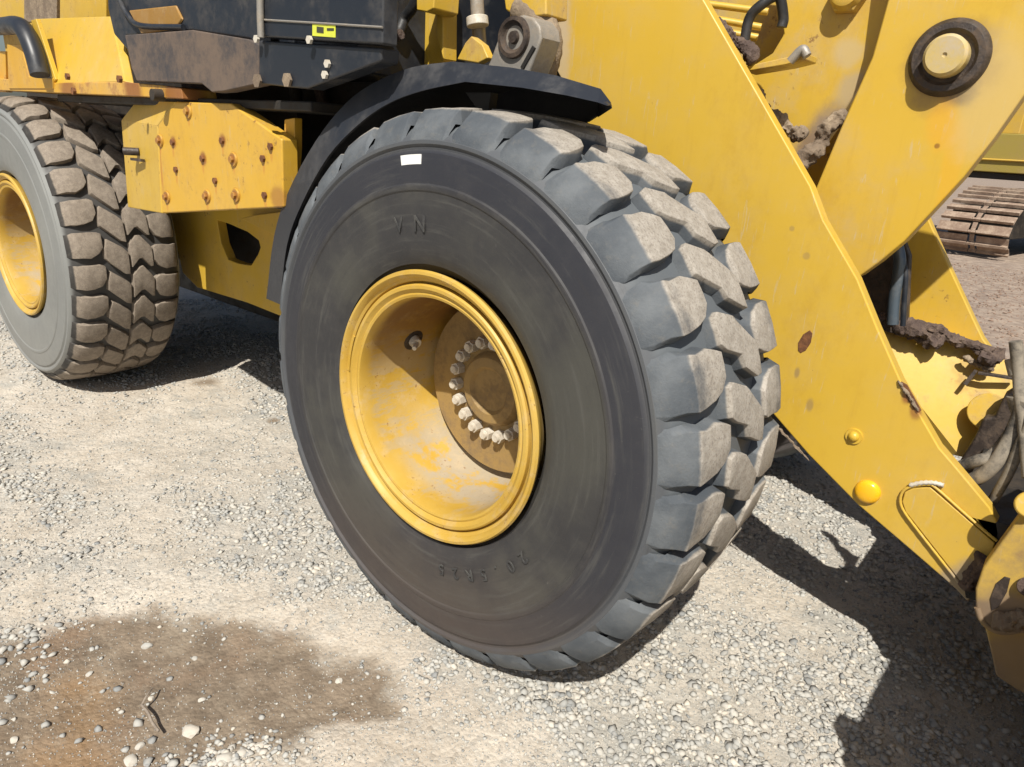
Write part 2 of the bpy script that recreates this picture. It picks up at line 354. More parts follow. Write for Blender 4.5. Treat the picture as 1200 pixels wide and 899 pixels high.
def height(x, y):
    mud, wet, grav, rim = masks(x, y)
    h = (fbm(x, y, 1.1, 3, 21)-.5)*.030 + (fbm(x, y, 7, 4, 31)-.5)*.014*(1-.6*mud) + (fbm(x, y, 45, 3, 41)-.5)*.008*(1-.5*mud)
    h -= mud*.012 + wet*.006
    for cx in (0., -3.076):                                     # pressed flat under the tyres
        k = np.exp(-(np.maximum(np.abs(x-cx)-.12, 0)/.12)**2-(np.maximum(np.abs(y)-.2, 0)/.1)**2); h = h*(1-k)+k*(.004)
    return h-.004
def make_ground():
    def axis(lo, hi, st, far):
        a = list(np.arange(lo, hi, st)); s = st; p = hi
        while p < far: s *= 1.13; p += s; a.append(p)
        s = st; p = lo
        while p > -far: s *= 1.13; p -= s; a.insert(0, p)
        return np.array(a)
    X = axis(-4.4, 1.7, .011, 700); Y = axis(-1.35, 2.2, .011, 900)
    nx, ny = len(X), len(Y); gx, gy = np.meshgrid(X, Y); x, y = gx.ravel(), gy.ravel()
    z = height(x, y)
    far = sstep(np.hypot(x, y), 30, 60); z = z*(1-far)
    me = bpy.data.meshes.new('ground'); me.vertices.add(nx*ny)
    me.vertices.foreach_set('co', np.stack([x, y, z], 1).astype(np.float32).ravel())
    i, j = np.meshgrid(np.arange(nx-1), np.arange(ny-1)); a = (j*nx+i).ravel()
    q = np.stack([a, a+1, a+nx+1, a+nx], 1).ravel().astype(np.int32); nf = len(a)
    me.loops.add(nf*4); me.polygons.add(nf)
    me.polygons.foreach_set('loop_start', np.arange(nf, dtype=np.int32)*4)
    me.loops.foreach_set('vertex_index', q); me.update(calc_edges=True)
    me.polygons.foreach_set('use_smooth', np.ones(nf, bool))
    mud, wet, grav, rim = masks(x, y)
    for nm, v in (('mud', mud), ('wet', wet), ('grav', grav)):
        at = me.attributes.new(nm, 'FLOAT', 'POINT'); at.data.foreach_set('value', v.astype(np.float32))
    b = NB('dusty_gravel_ground')
    mud, wet, grav = (b.attr(k).outputs['Fac'] for k in ('mud', 'wet', 'grav'))
    n1 = b.noise(.9, 5); n2 = b.noise(11, 6, .7); n3 = b.noise(95, 4, .75); n4 = b.noise(3.3, 5, .65)
    vo = b.n('ShaderNodeTexVoronoi'); vo.inputs['Scale'].default_value = 75; b.l(b.tc.outputs['Object'], vo.inputs['Vector'])
    c = b.mix(b.ramp(n4, .3, .7), (.47, .41, .33), (.60, .54, .455))
    c = b.mix(b.math('MULTIPLY', grav, b.ramp(n2, .3, .7, .3, .85)), c, (.38, .365, .33))
    sv = b.n('ShaderNodeSeparateColor'); b.l(vo.outputs['Color'], sv.inputs[0])
    c = b.mix(b.math('MULTIPLY', b.ramp(sv.outputs[0], .6, .9), .35), c, (.55, .52, .46))
    c = b.mix(b.math('MULTIPLY', b.ramp(sv.outputs[1], .7, .95), .35), c, (.22, .20, .17))
    c = b.mix(b.math('MULTIPLY', b.ramp(n1, .5, .7), .3), c, (.42, .33, .24))
    c = b.mix(b.math('MULTIPLY', b.ramp(b.noise(2.2, 6, .75), .50, .66), .6), c, (.31, .315, .295))
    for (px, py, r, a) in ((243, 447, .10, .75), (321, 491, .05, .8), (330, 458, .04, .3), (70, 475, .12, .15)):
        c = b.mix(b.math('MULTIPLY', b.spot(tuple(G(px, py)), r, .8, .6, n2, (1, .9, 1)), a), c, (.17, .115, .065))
    mc = b.mix(b.ramp(n2, .35, .7), (.155, .118, .082), (.27, .21, .15))
    mc = b.mix(b.ramp(b.noise(4.5, 6, .7), .5, .66, 0, .6), mc, (.30, .245, .18))
    mc = b.mix(b.math('MULTIPLY', b.ramp(n4, .5, .68), .5), mc, (.24, .15, .09))
    mc = b.mix(b.math('MULTIPLY', wet, b.ramp(n4, .3, .6, .3, .85)), mc, (.29, .18, .09))
    c = b.mix(b.ramp(b.math('ADD', mud, b.math('MULTIPLY', b.math('SUBTRACT', n2, .5), .9)), .25, .75), c, mc)
    c = b.mix(b.math('MULTIPLY', mud, b.ramp(b.noise(26, 5, .75), .56, .66, 0, .45)), c, (.33, .27, .20))
    rx = b.sep()                                             # far yard: darker, redder earth
    c = b.mix(b.math('MULTIPLY', b.ramp(rx[1], 2.6, 4.5, 0, .85), b.ramp(n2, .2, .7, 1., .75)), c, b.mix(b.ramp(b.noise(5, 6, .8), .4, .62), (.15, .088, .06), (.33, .235, .17)))
    hgt = b.math('ADD', b.math('MULTIPLY', n2, .5), b.math('ADD', b.math('MULTIPLY', n3, .6), b.math('MULTIPLY', vo.outputs['Distance'], -.5)))
    M['ground'] = b.done(c, b.ramp(wet, 0, 1, .95, .6), hgt, .75, .008)
    o = link('ground', me, M['ground']); o['kind'] = 'structure'
    o['label'] = 'pale dusty gravel yard with a brown muddy hollow'
    return o

def pebble_shapes(n=10):
    out = []
    for k in range(n):
        bm = bmesh.new(); bmesh.ops.create_icosphere(bm, subdivisions=1, radius=1.)
        for v in bm.verts:
            v.co *= random.uniform(.6, 1.25); v.co.z *= random.uniform(.6, .8); v.co.x *= 1.15
            if v.co.z < 0: v.co.z *= .5
        bm.verts.ensure_lookup_table()
        out.append((np.array([v.co[:] for v in bm.verts]), np.array([[v.index for v in f.verts] for f in bm.faces]))); bm.free()
    return out
SHAPES = pebble_shapes()
def grit_shapes():
    o = np.array([[1, 0, 0], [-1, 0, 0], [0, 1, 0], [0, -1, 0], [0, 0, .8], [0, 0, -.4]], float); f = np.array([[0, 2, 4], [2, 1, 4], [1, 3, 4], [3, 0, 4], [2, 0, 5], [1, 2, 5], [3, 1, 5], [0, 3, 5]])
    return [(o*rng.uniform(.6, 1.3, (6, 1))+rng.uniform(-.2, .2, (6, 3)), f) for _ in range(8)]
GRIT = grit_shapes()
def scatter(name, x, y, r, tint, mat, SHAPES=SHAPES):
    n = len(x); k = rng.integers(0, len(SHAPES), n); V = np.stack([s[0] for s in SHAPES])[k]; T = np.stack([s[1] for s in SHAPES])[k]
    a = rng.uniform(0, 2*np.pi, n); tl = rng.normal(0, .25, n); c, s = np.cos(a), np.sin(a)
    vx = V[:, :, 0]; vy = V[:, :, 1]; vz = V[:, :, 2]+vx*tl[:, None]
    X = (vx*c[:, None]-vy*s[:, None])*r[:, None]+x[:, None]; Y = (vx*s[:, None]+vy*c[:, None])*r[:, None]+y[:, None]
    Z = vz*r[:, None]+(height(x, y)+r*.12)[:, None]
    co = np.stack([X, Y, Z], 2).reshape(-1, 3).astype(np.float32); nv = V.shape[1]; nt_ = T.shape[1]
    tri = (T+(np.arange(n)*nv)[:, None, None]).reshape(-1).astype(np.int32); nf = n*nt_
    me = bpy.data.meshes.new(name); me.vertices.add(len(co)); me.vertices.foreach_set('co', co.ravel())
    me.loops.add(nf*3); me.polygons.add(nf); me.polygons.foreach_set('loop_start', np.arange(nf, dtype=np.int32)*3)
    me.loops.foreach_set('vertex_index', tri); me.update(calc_edges=True)
    at = me.attributes.new('tint', 'FLOAT', 'POINT'); at.data.foreach_set('value', np.repeat(tint, nv).astype(np.float32))
    return link(name, me, mat)
def stone_mat():
    b = NB('crushed_stone'); t = b.attr('tint').outputs['Fac']; n2 = b.noise(60, 4, .7)
    c = b.mix(b.ramp(t, 0, .5), (.25, .255, .25), (.44, .43, .395)); c = b.mix(b.ramp(t, .5, 1.), c, (.58, .53, .45))
    c = b.mix(b.math('MULTIPLY', b.ramp(n2, .5, .7), .4), c, (.36, .30, .23))
    return b.done(c, .92, n2, .4, .002)
M['stone'] = stone_mat(); M['stone_brown'] = dirty('brown_yard_stone', (.25, .165, .12), (.34, .25, .185), .9, .9, sc=9)

make_ground()
def make_gravel():
    N = 300000
    d = np.sqrt(rng.uniform(.45**2, 6.2**2, N)); d = .7+5.8*rng.uniform(0, 1, N)**1.15
    th = rng.uniform(R(78), R(192), N)
    x = CAM.x+d*np.cos(th)+.15; y = CAM.y+d*np.sin(th)-.1
    mud, wet, grav, rim = masks(x, y)
    pr = np.clip((.16+.84*grav)*(1-.90*mud)+.9*rim, 0, 1)*(1-.75*wet)
    fine = fbm(x, y, 9, 3, 77); pr *= sstep(fine, .25, .6)*.8+.2
    keep = rng.uniform(0, 1, N) < pr*.66
    x, y, mud, rim, d, grav = (v[keep] for v in (x, y, mud, rim, d, grav)); n = len(x)
    r = .0026+.0068*rng.uniform(0, 1, n)**2.0*(.45+1.2*grav)+rim*.007*rng.uniform(0, 1, n)+mud*.004*rng.uniform(0, 1, n)**3+.0008*np.clip(d-2, 0, 4)
    t = np.clip(rng.normal(.46, .24, n)-.12*mud+.2*rim, 0, 1)
    o = scatter('gravel', x, y, r, t, M['stone']); o['kind'] = 'stuff'; o['label'] = 'loose crushed gravel strewn over the yard'
make_gravel()
def make_grit():
    N = 230000; d = .75+3.2*rng.uniform(0, 1, N)**1.1; th = rng.uniform(R(78), R(192), N)
    x = CAM.x+d*np.cos(th)+.15; y = CAM.y+d*np.sin(th)-.1
    mud, wet, grav, rim = masks(x, y); keep = rng.uniform(0, 1, N) < (.35+.65*grav)*(1-.6*mud)*(1-.6*wet)
    x, y, mud = (v[keep] for v in (x, y, mud)); n = len(x)
    o = scatter('grit', x, y, rng.uniform(.0013, .0032, n), np.clip(rng.normal(.45, .28, n)-.05*mud, 0, 1), M['stone'], GRIT); o['kind'] = 'stuff'; o['label'] = 'fine pale grit between the gravel'
make_grit()
def far_gravel():
    n = 9000; x = rng.uniform(-3.2, 2.2, n); y = rng.uniform(3.5, 12, n); r = .005+.012*rng.uniform(0, 1, n)**2
    o = scatter('gravel', x, y, r, np.clip(rng.normal(.45, .3, n), 0, 1), M['stone_brown']); o['kind'] = 'stuff'; o['label'] = 'scattered stones on the reddish yard behind the loader'
far_gravel()

def big_stone(px, py, size, label, seed):
    random.seed(seed); c = G(px, py); r = size/2
    bm = bmesh.new(); bmesh.ops.create_icosphere(bm, subdivisions=2, radius=1.)
    ax = Vector((random.uniform(-1, 1), random.uniform(-1, 1), 0)).normalized()
    cuts = [(Vector((random.gauss(0, 1), random.gauss(0, 1), random.gauss(0, .8))).normalized(), random.uniform(.62, .85)) for _ in range(9)]
    for v in bm.verts:
        for nrm, dd in cuts:
            e = v.co.dot(nrm)-dd
            if e > 0: v.co -= nrm*e
        v.co.z *= .55
    bmesh.ops.scale(bm, vec=(r*1.15, r, r), verts=bm.verts)
    bmesh.ops.rotate(bm, matrix=Matrix.Rotation(random.uniform(0, 6), 3, 'Z'), verts=bm.verts)
    me = finish(bm, 'stone', 28); at = me.attributes.new('tint', 'FLOAT', 'POINT')
    at.data.foreach_set('value', np.full(len(me.vertices), random.uniform(.55, .95), np.float32))
    o = link('stone', me, M['stone']); o.location = (c.x, c.y, float(height(np.array([c.x]), np.array([c.y]))[0])+r*.15)
    o['label'] = label; o['category'] = 'stone'; o['group'] = 'pale stones around the muddy hollow'
BIG = [(223, 851, .046, 'pale rounded stone alone in the mud, largest one near the picture bottom'),
 (171, 752, .030, 'pale stone in the upper part of the brown mud'),
 (153, 885, .034, 'pale stone lying below the twig at the bottom edge'),
 (163, 868, .022, 'small pale stone just under the lower end of the twig'),
 (262, 887, .040, 'big pale stone in the heap at the mud edge, leftmost of it'),
 (282, 880, .026, 'pale stone right of the leftmost big stone in the mud edge heap'),
 (303, 870, .024, 'pale stone of the mud edge heap, uppermost and furthest right'),
 (104, 783, .019, 'small white stone left of the twig in the mud, beside the orange wet patch'),
 (227, 766, .018, 'small pale stone in the mud, straight above the lone rounded stone'),
 (15, 861, .021, 'pale stone by the left picture edge in the wet mud'),
 (176, 812, .017, 'small pale stone touching the upper end of the twig'),
 (236, 815, .019, 'flat pale stone in the mud above the lone rounded stone'),
 (397, 794, .022, 'pale stone at the right end of the muddy hollow'),
 (228, 896, .028, 'pale stone at the very bottom of the mud between two bigger stones'),
 (246, 873, .020, 'small pale stone between the lone stone and the mud edge heap')]
for i, (x, y, s, lab) in enumerate(BIG): big_stone(x, y, s, lab, 100+i)
random.seed(11)
def twig():
    pts = [G(166, 826, .008), G(174, 836, .014), G(178, 846, .012), G(186, 857, .008)]
    bm = bmesh.new(); tube(bm, pts, .0035, 7, 4); tube(bm, [G(166, 826, .008), G(172, 815, .02), G(179, 806, .012)], .0022, 6, 4)
    o = link('twig', finish(bm, 'twig', 60), dirty('dry_twig', (.30, .25, .20), (.12, .09, .07), .8, .9, sc=50)); o['label'] = 'short dry grey twig lying bent in the mud'; o['category'] = 'twig'
twig()

# ------------------------------------------------------------------ wheel loader
L = thing('wheel_loader', 'dusty yellow wheel loader seen close up on its big front tyre', 'wheel loader')
WB = -3.076; HZ = .74
TYRE = [(-.185, .335), (-.222, .352), (-.240, .372), (-.252, .375), (-.256, .386), (-.262, .40), (-.267, .43), (-.270, .47), (-.2715, .51), (-.272, .545), (-.2745, .549), (-.2755, .555), (-.2745, .561),
        (-.272, .565), (-.2700, .60), (-.2665, .632), (-.2600, .640), (-.2600, .645), (-.2655, .652), (-.2650, .660), (-.258, .669), (-.246, .679), (-.225, .692), (-.19, .702), (-.1, .707), (0, .710)]
def tyre_mesh(n=192):
    bm = bmesh.new(); prof = TYRE + [(-y, r) for y, r in TYRE[-2::-1]]; lathe(bm, prof, n, close=True)
    return finish(bm, 'tyre', 22)
def rtop(y, top=.742):
    a = abs(y); return top-.010*(a/.2)**2
def lug_mesh(st, top, base=.698, flare=.7, bev=.0018, up=1.6, sd=0):
    """st: stations (y, lower angle, upper angle, radius or None) across the tread; a block with tapered flanks"""
    bm = bmesh.new(); rg = random.Random(sd)
    def pt(y, th, r): th = R(th); return bm.verts.new((r*math.cos(th), y, r*math.sin(th)))
    T = []; B = []
    ym = (st[0][0]+st[-1][0])/2
    for i, (y, a, b, r) in enumerate(st):
        rr = rtop(y, top) if r is None else r
        rb = min(base, rr-.012)
        yb = y+(.006 if y > ym else -.006) if i in (0, len(st)-1) and abs(y) < .19 else y
        a += rg.uniform(-.28, .28); b += rg.uniform(-.28, .28); rr += rg.uniform(-.0012, .0008)
        T.append((pt(y, a, rr), pt(y, (a+b)/2, rr+.0004), pt(y, b, rr))); B.append((pt(yb, a-flare, rb), pt(yb, (a+b)/2, rb), pt(yb, b+flare*(1 if abs(y) < .1 else up), rb)))
    fl = []
    for i in range(len(st)-1):
        for k in (0, 1):
            fl.append(bm.faces.new((T[i][k], T[i][k+1], T[i+1][k+1], T[i+1][k])))
        bm.faces.new((T[i][0], T[i+1][0], B[i+1][0], B[i][0])); bm.faces.new((T[i][2], B[i][2], B[i+1][2], T[i+1][2]))
    for i in (0, -1):
        for k in (0, 1): bm.faces.new((T[i][k], T[i][k+1], B[i][k+1], B[i][k]))
    bmesh.ops.recalc_face_normals(bm, faces=bm.faces)
    es = [e for e in bm.edges if len(e.link_faces) == 2 and e.calc_face_angle(0) > R(28)]
    bmesh.ops.bevel(bm, geom=es, offset=bev, segments=2, profile=.5, affect='EDGES', clamp_overlap=True)
    return finish(bm, 'tread_lug', 40)
NL = 30; PITCH_L = 360/NL
def front_lugs():
    near = [(-.2640, -4.1, 4.6, .664), (-.2520, -4.2, 4.7, .690), (-.234, -4.3, 4.7, .714), (-.214, -4.2, 4.6, .7325), (-.19, -4.1, 4.5, None), (-.15, -3.9, 4.4, None), (-.118, -2.9, 4.1, None), (-.097, -.8, 3.2, None)]
    far = [(-y, -b, -a, r) for y, a, b, r in near[::-1]]
    cen = [(-.088, -7.4, -2.9, None), (-.066, -8.6, -2.2, None), (-.006, -10.6, -4.0, None), (.004, -12.6, -4.7, None), (.062, -15.0, -8.0, None), (.084, -15.2, -9.6, None)]
    far = [(y, a-7.5, b-7.5, r) for y, a, b, r in far]
    return [[lug_mesh(m, .742, sd=k+1) for k in range(4)] for m in (near, cen, far)]
def rear_lugs():
    near = [(-.2600, -4.3, 4.3, .660), (-.245, -4.4, 4.4, .690), (-.225, -4.5, 4.5, .712), (-.205, -4.6, 4.6, .722), (-.17, -4.6, 4.7, None), (-.135, -3.4, 4.8, None), (-.115, -.8, 3.9, None)]
    mid1 = [(-.108, -5.2, -1.4, None), (-.094, -6.6, 2.2, None), (-.030, -11.2, -1.6, None), (-.008, -11.6, -3.4, None)]
    mid2 = [(.006, -9.0, -.2, None), (.040, -6.2, 3.0, None), (.056, -6.0, 3.0, None), (.094, -9.4, -.6, None), (.106, -9.2, -2.2, None)]
    far = [(-y, a-6.0, b-6.0, r) for y, a, b, r in near[::-1]]
    return [[lug_mesh(m, .736, bev=.0013, flare=.1, up=1., sd=k+9) for k in range(4)] for m in (near, mid1, mid2, far)]
TM = tyre_mesh()
def letters(txt, ang0, step, r, size, parent, mat, flip=False):
    for i, ch in enumerate(txt):
        if ch == ' ': continue
        cu = bpy.data.curves.new('letter', 'FONT'); cu.body = ch; cu.size = size; cu.extrude = .0007; cu.bevel_depth = .0005; cu.align_x = 'CENTER'; cu.align_y = 'CENTER'; cu.resolution_u = 3
        tmp = bpy.data.objects.new('letter', cu); me = bpy.data.meshes.new_from_object(tmp); bpy.data.objects.remove(tmp)
        a = R(ang0+step*i)
        rad = Vector((math.cos(a), 0, math.sin(a))); up = rad if not flip else -rad
        nrm = Vector((0, -1, 0)); rt = up.cross(nrm)
        p = rad*r+Vector((0, -.2722, 0)); me.transform(Matrix(((rt.x, up.x, nrm.x, p.x), (rt.y, up.y, nrm.y, p.y), (rt.z, up.z, nrm.z, p.z), (0, 0, 0, 1))))
        me.materials.clear(); link('raised_letter', me, mat, parent)
def wheel(cx, lugs, lmat, tmat, off, lab, detail=True):
    t = link('tyre', TM.copy(), tmat, L); t.data.materials.clear(); t.data.materials.append(tmat); t.location = (cx, 0, HZ); t['label'] = lab
    for row in lugs:
        for me in row: me.materials.append(lmat)
        for k in range(NL):
            o = link('tread_lug', random.choice(row), None, t); o.rotation_euler = (0, -R(off+k*PITCH_L), 0)
    bm = bmesh.new()        # rim: rolled flange, gutter, lock ring seat, barrel, dished disc
    lathe(bm, [(-.205, .332), (-.235, .345), (-.250, .358), (-.262, .362), (-.269, .358), (-.270, .351), (-.264, .344), (-.256, .340), (-.252, .333), (-.240, .330), (-.238, .3265)], 128)
    lathe(bm, [(-.236, .3265), (-.255, .326), (-.259, .322), (-.259, .314), (-.254, .309), (-.250, .304), (-.252, .299), (-.250, .293), (-.240, .290), (-.21, .2885), (-.12, .288), (-.10, .284), (.02, .281), (.040, .270), (.030, .235), (.012, .20), (.008, .175), (.006, .0)], 128)
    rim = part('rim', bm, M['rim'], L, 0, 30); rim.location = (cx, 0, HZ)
    bm = bmesh.new(); lathe(bm, [(.006, .250), (.000, .249), (-.001, .175), (-.003, .110), (-.022, .102), (-.028, .095), (-.030, .070), (-.024, .064), (-.020, .060), (-.020, 0)], 64)
    hub = part('hub', bm, M['hubm'], rim, 0, 30)
    bm = bmesh.new(); hexnut(bm, (0, -.003, 0), (0, -1, 0), .0185, .024, False); cyl(bm, (0, -.027, 0), (0, -.036, 0), .013, .011, 12); nm = finish(bm, 'wheel_nut', 30)
    for k in range(18):
        a = 2*math.pi*(k+.35)/18
        o = link('wheel_nut', nm, M['nut'], rim); o.location = (.137*math.cos(a), 0, .137*math.sin(a)); o.rotation_euler = (0, random.uniform(0, 1), 0)
    return t, rim
ft, fr = wheel(0, front_lugs(), M['lug'], M['rubber'], 3.5+4.3, 'new looking black front tyre with deep lugs and a white sticker')
rt_, rr_ = wheel(WB, rear_lugs(), M['lug_rear'], M['rubber_rear'], 8.1-.6, 'grey dusty rear tyre with worn close-set lugs')
rt_.data = rt_.data  # own mesh copy
# valve on the front rim barrel, sticker and raised lettering on the sidewall
def onrim(ang, r, y): return Vector((r*math.cos(R(ang)), y, r*math.sin(R(ang))))
v0 = onrim(168, .282, -.085)
bm = bmesh.new(); cyl(bm, onrim(160, .286, -.07), onrim(160, .262, -.075), .019, .016, 20); cyl(bm, onrim(160, .262, -.075), onrim(160, .245, -.10), .008, .007, 12)
part('valve_stem', bm, M['bare'], fr, .0015)
bm = bmesh.new(); cyl(bm, onrim(160, .2865, -.07), onrim(160, .2805, -.07), .034, .034, 24)
part('grease_ring', bm, M['grease'], fr, .002)
def ring_patch(name, a0, a1, r0, r1, y, t, mat, parent):
    bm = bmesh.new(); n = 10; A = []
    for i in range(n+1):
        a = R(a0+(a1-a0)*i/n); A.append([bm.verts.new((r*math.cos(a), yy, r*math.sin(a))) for r in (r0, r1) for yy in (y, y-t)])
    for p, q in zip(A, A[1:]):
        for i, j in ((0, 1), (1, 3), (3, 2), (2, 0)): bm.faces.new((p[i], p[j], q[j], q[i]))
    bm.faces.new((A[0][0], A[0][1], A[0][3], A[0][2])); bm.faces.new((A[-1][0], A[-1][1], A[-1][3], A[-1][2]))
    return part(name, bm, mat, parent, 0)
ring_patch('sticker', 93.2, 99.6, .607, .629, -.2672, .0025, M['white'], ft)
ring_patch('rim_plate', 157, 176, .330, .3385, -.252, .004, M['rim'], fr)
M['letter'] = dirty('raised_rubber', (.036, .036, .037), (.085, .082, .074), .8, .6, sc=30, bs=.1)
letters('NV', 94, 9, .47, .055, ft, M['letter']); letters('520.5R25'[1:], -38, -7.0, .44, .045, ft, M['letter'])

def crust(name, line, r, mat, parent, seed=3, n=18, k=26, flat=1.):
    rg = np.random.default_rng(seed); bm = bmesh.new(); path = spline(line, k); m = len(path); u = None; rings = []
    sd = Vector((seed*3.7, seed*1.3, 0))
    for i, p in enumerate(path):
        d = (path[min(i+1, m-1)]-path[max(i-1, 0)]).normalized()
        if u is None: u = frame_axes(d)[0]
        u = (u-d*u.dot(d)).normalized(); v = d.cross(u); ring = []
        for q in range(n):
            w = u*math.cos(2*math.pi*q/n)+v*math.sin(2*math.pi*q/n)
            f = .62+.75*mnoise.noise((p+w*r*.8)*(.62/r)+sd)+.32*mnoise.noise((p+w*r)*(1.9/r)+sd)+.14*mnoise.noise((p+w*r)*(5/r)+sd)
            f = max(f, .12)*min(1, (i+.5)/8, (m-i-.5)/8)**.5; o = w*r*f; o.z *= flat
            ring.append(bm.verts.new(p+o))
        rings.append(ring)
    for a, b_ in zip(rings, rings[1:]):
        for q in range(n): bm.faces.new((a[q], a[(q+1) % n], b_[(q+1) % n], b_[q]))
    bm.faces.new(rings[0][::-1]); bm.faces.new(rings[-1])
    o = part(name, bm, mat, parent, 0, 40); o['kind'] = 'stuff'; return o
# --- boom arm (near)
BOOM = [(584, -150), (626, -40), (636, 10), (640, 60), (668, 112), (760, 262), (901, 480), (947, 533), (1005, 592), (1067, 645), (1120, 691), (1134, 706), (1145, 695), (1157, 668), (1168, 642), (1172, 626), (1170, 614), (1160, 595), (1120, 547), (1101, 525), (1056, 447), (1029, 386), (1005, 327), (965, 258), (950, 218), (825, 0), (738, -150)]
boom = plate('boom_arm', BOOM, b0, .045, M['boom'], L, .005)
crust('mud_fleck', [P(905, 495, .497), P(925, 515, .497), P(948, 540, .497)], .006, M['mud'], boom, 31, n=10, k=16)
plate('gusset_plate', [(1060, 577), (1070, 572), (1090, 571), (1166, 637), (1160, 655), (1146, 672), (1127, 684), (1061, 600), (1057, 588)], b0-.0075, .009, M['boom'], boom, .003)
tubepart('weld_bead', [P(x, y, b0-.0065) for x, y in [(1126, 686), (1100, 653), (1075, 621), (1059, 599), (1055, 586), (1059, 575), (1070, 570), (1088, 568), (1098, 573), (1125, 597), (1150, 619), (1168, 634)]], .0036, M['boom'], boom, 8, 6, .12)
tubepart('weld_spatter', [P(x, y, b0-.007) for x, y in [(1066, 569), (1080, 566), (1094, 566), (1106, 569)]], .005, M['bare'], boom, 7, 5, .4)
def dome(bm, p, d, r, h, n=24):
    u, v, d = frame_axes(Vector(d)); prev = None
    for k in range(6):
        t = k/5*math.pi/2; rr = r*math.cos(t); c = Vector(p)+d*h*math.sin(t)
        ring = [bm.verts.new(c+(u*math.cos(2*math.pi*i/n)+v*math.sin(2*math.pi*i/n))*max(rr, 1e-4)) for i in range(n)]
        if prev:
            for i in range(n): bm.faces.new((prev[i], prev[(i+1) % n], ring[(i+1) % n], ring[i]))
        prev = ring
bm = bmesh.new(); cyl(bm, P(1017, 576, b0+.001), P(1017, 576, b0+.001)+Vector((0, -.010, 0)), .033, .031, 28); dome(bm, P(1017, 576, b0+.001)+Vector((0, -.010, 0)), (0, -1, 0), .030, .008); part('cap_plug', bm, M['plug'], boom, .0015)
bm = bmesh.new(); cyl(bm, P(1001, 511, b0+.001), P(1001, 511, b0+.001)+Vector((0, -.006, 0)), .022, .021, 24); dome(bm, P(1001, 511, b0+.001)+Vector((0, -.006, 0)), (0, -1, 0), .014, .012); part('bolt', bm, M['boom'], boom)
plate('grease_hole', [(935, 411), (935, 402), (941, 392), (949, 387), (952, 391), (950, 402), (944, 411), (938, 414)], b0-.0015, .004, M['rust_rim'], boom, .001)
plate('rust_scar', [(1056, 447), (1063, 451), (1080, 481), (1074, 485), (1062, 466)], b0-.0015, .003, M['rust_rim'], boom, .001)

# --- far boom arm and the tube between them
FB = 1.33
far_boom = plate('boom_arm', [(1010, 60), (1040, 180), (1056, 240), (1060, 262), (1020, 320), (1040, 395), (1060, 430), (1100, 470), (1155, 525), (1176, 560), (1215, 590), (1230, 560), (1195, 480), (1160, 408), (1152, 397), (1140, 372), (1115, 318), (1093, 268), (1075, 225), (1100, 60)], FB, .05, M['yellow'], L, .005)
far_boom['label'] = 'far boom arm behind the muddy cross member'

# cross member: top ledge with caked mud, pale yellow face
def quadsolid(name, pts, off, mat, parent, bevel=.004): return solid(name, [P(*p) for p in pts], off, mat, parent, bevel)
cm = [(1022, 372, 1.16), (1160, 405, 1.28), (1192, 437, 1.28), (1198, 470, 1.22), (1172, 545, 1.16), (1125, 535, 1.13), (1060, 452, 1.13)]
def poly3(name, pts, off, mat, parent, bevel=0.):
    bm = bmesh.new(); vs = [Vector(p) for p in pts]; A = [bm.verts.new(p) for p in vs]; B = [bm.verts.new(p+Vector(off)) for p in vs]; n = len(vs)
    bm.faces.new(A); bm.faces.new(B[::-1])
    for i in range(n): bm.faces.new((A[i], B[i], B[(i+1) % n], A[(i+1) % n]))
    bmesh.ops.triangulate(bm, faces=[f for f in bm.faces if len(f.verts) > 4])
    return part(name, bm, mat, parent, bevel, 25)
cross = poly3('cross_member', [P(*p) for p in cm], (-.12, .05, -.02), M['yellow_dusty'], L)
# mud caked along its top edge
crust('caked_mud', [P(1026, 369, 1.12), P(1045, 374, 1.13), P(1068, 386, 1.14), P(1088, 396, 1.15), P(1105, 402, 1.17)], .044, M['brown_mud'], cross, 3)
crust('caked_mud', [P(1060, 376, 1.14), P(1100, 391, 1.17), P(1130, 402, 1.2), P(1165, 416, 1.24)], .026, M['brown_mud'], cross, 5)
crust('caked_mud', [P(1148, 414, 1.2), P(1160, 418, 1.2), P(1172, 420, 1.24)], .038, M['brown_mud'], cross, 6)
crust('caked_mud', [P(1128, 418, 1.19), P(1146, 428, 1.2), P(1165, 434, 1.21)], .016, M['mud'], cross, 7)
crust('caked_mud', [P(1052, 446, .497), P(1064, 462, .497), P(1076, 482, .497)], .006, M['mud'], cross, 9)
tubepart('top_rail', [P(1024, 374, 1.14), P(1080, 386, 1.17), P(1165, 413, 1.25)], .016, M['brown_mud'], cross, 10, 5)
quadsolid('lug_plate', [(1128, 450, 1.155), (1141, 434, 1.165), (1145, 436, 1.165), (1133, 452, 1.155)], (0, .02, 0), M['grease'], cross, .001)
quadsolid('lug_plate', [(1146, 436, 1.17), (1190, 443, 1.2), (1190, 446, 1.2), (1146, 439, 1.17)], (0, .02, 0), M['grease'], cross, .001)
bm = bmesh.new(); cyl(bm, P(1158, 482, 1.125), P(1160, 484, 1.16), .058, .058, 28); part('pivot_boss', bm, M['yellow_dusty'], cross, .004)
plate('dark_linkage', [(1178, 462), (1215, 440), (1260, 640), (1150, 620), (1122, 545), (1142, 512), (1152, 490), (1165, 488)], 1.06, .05, M['grease'], cross, .01)
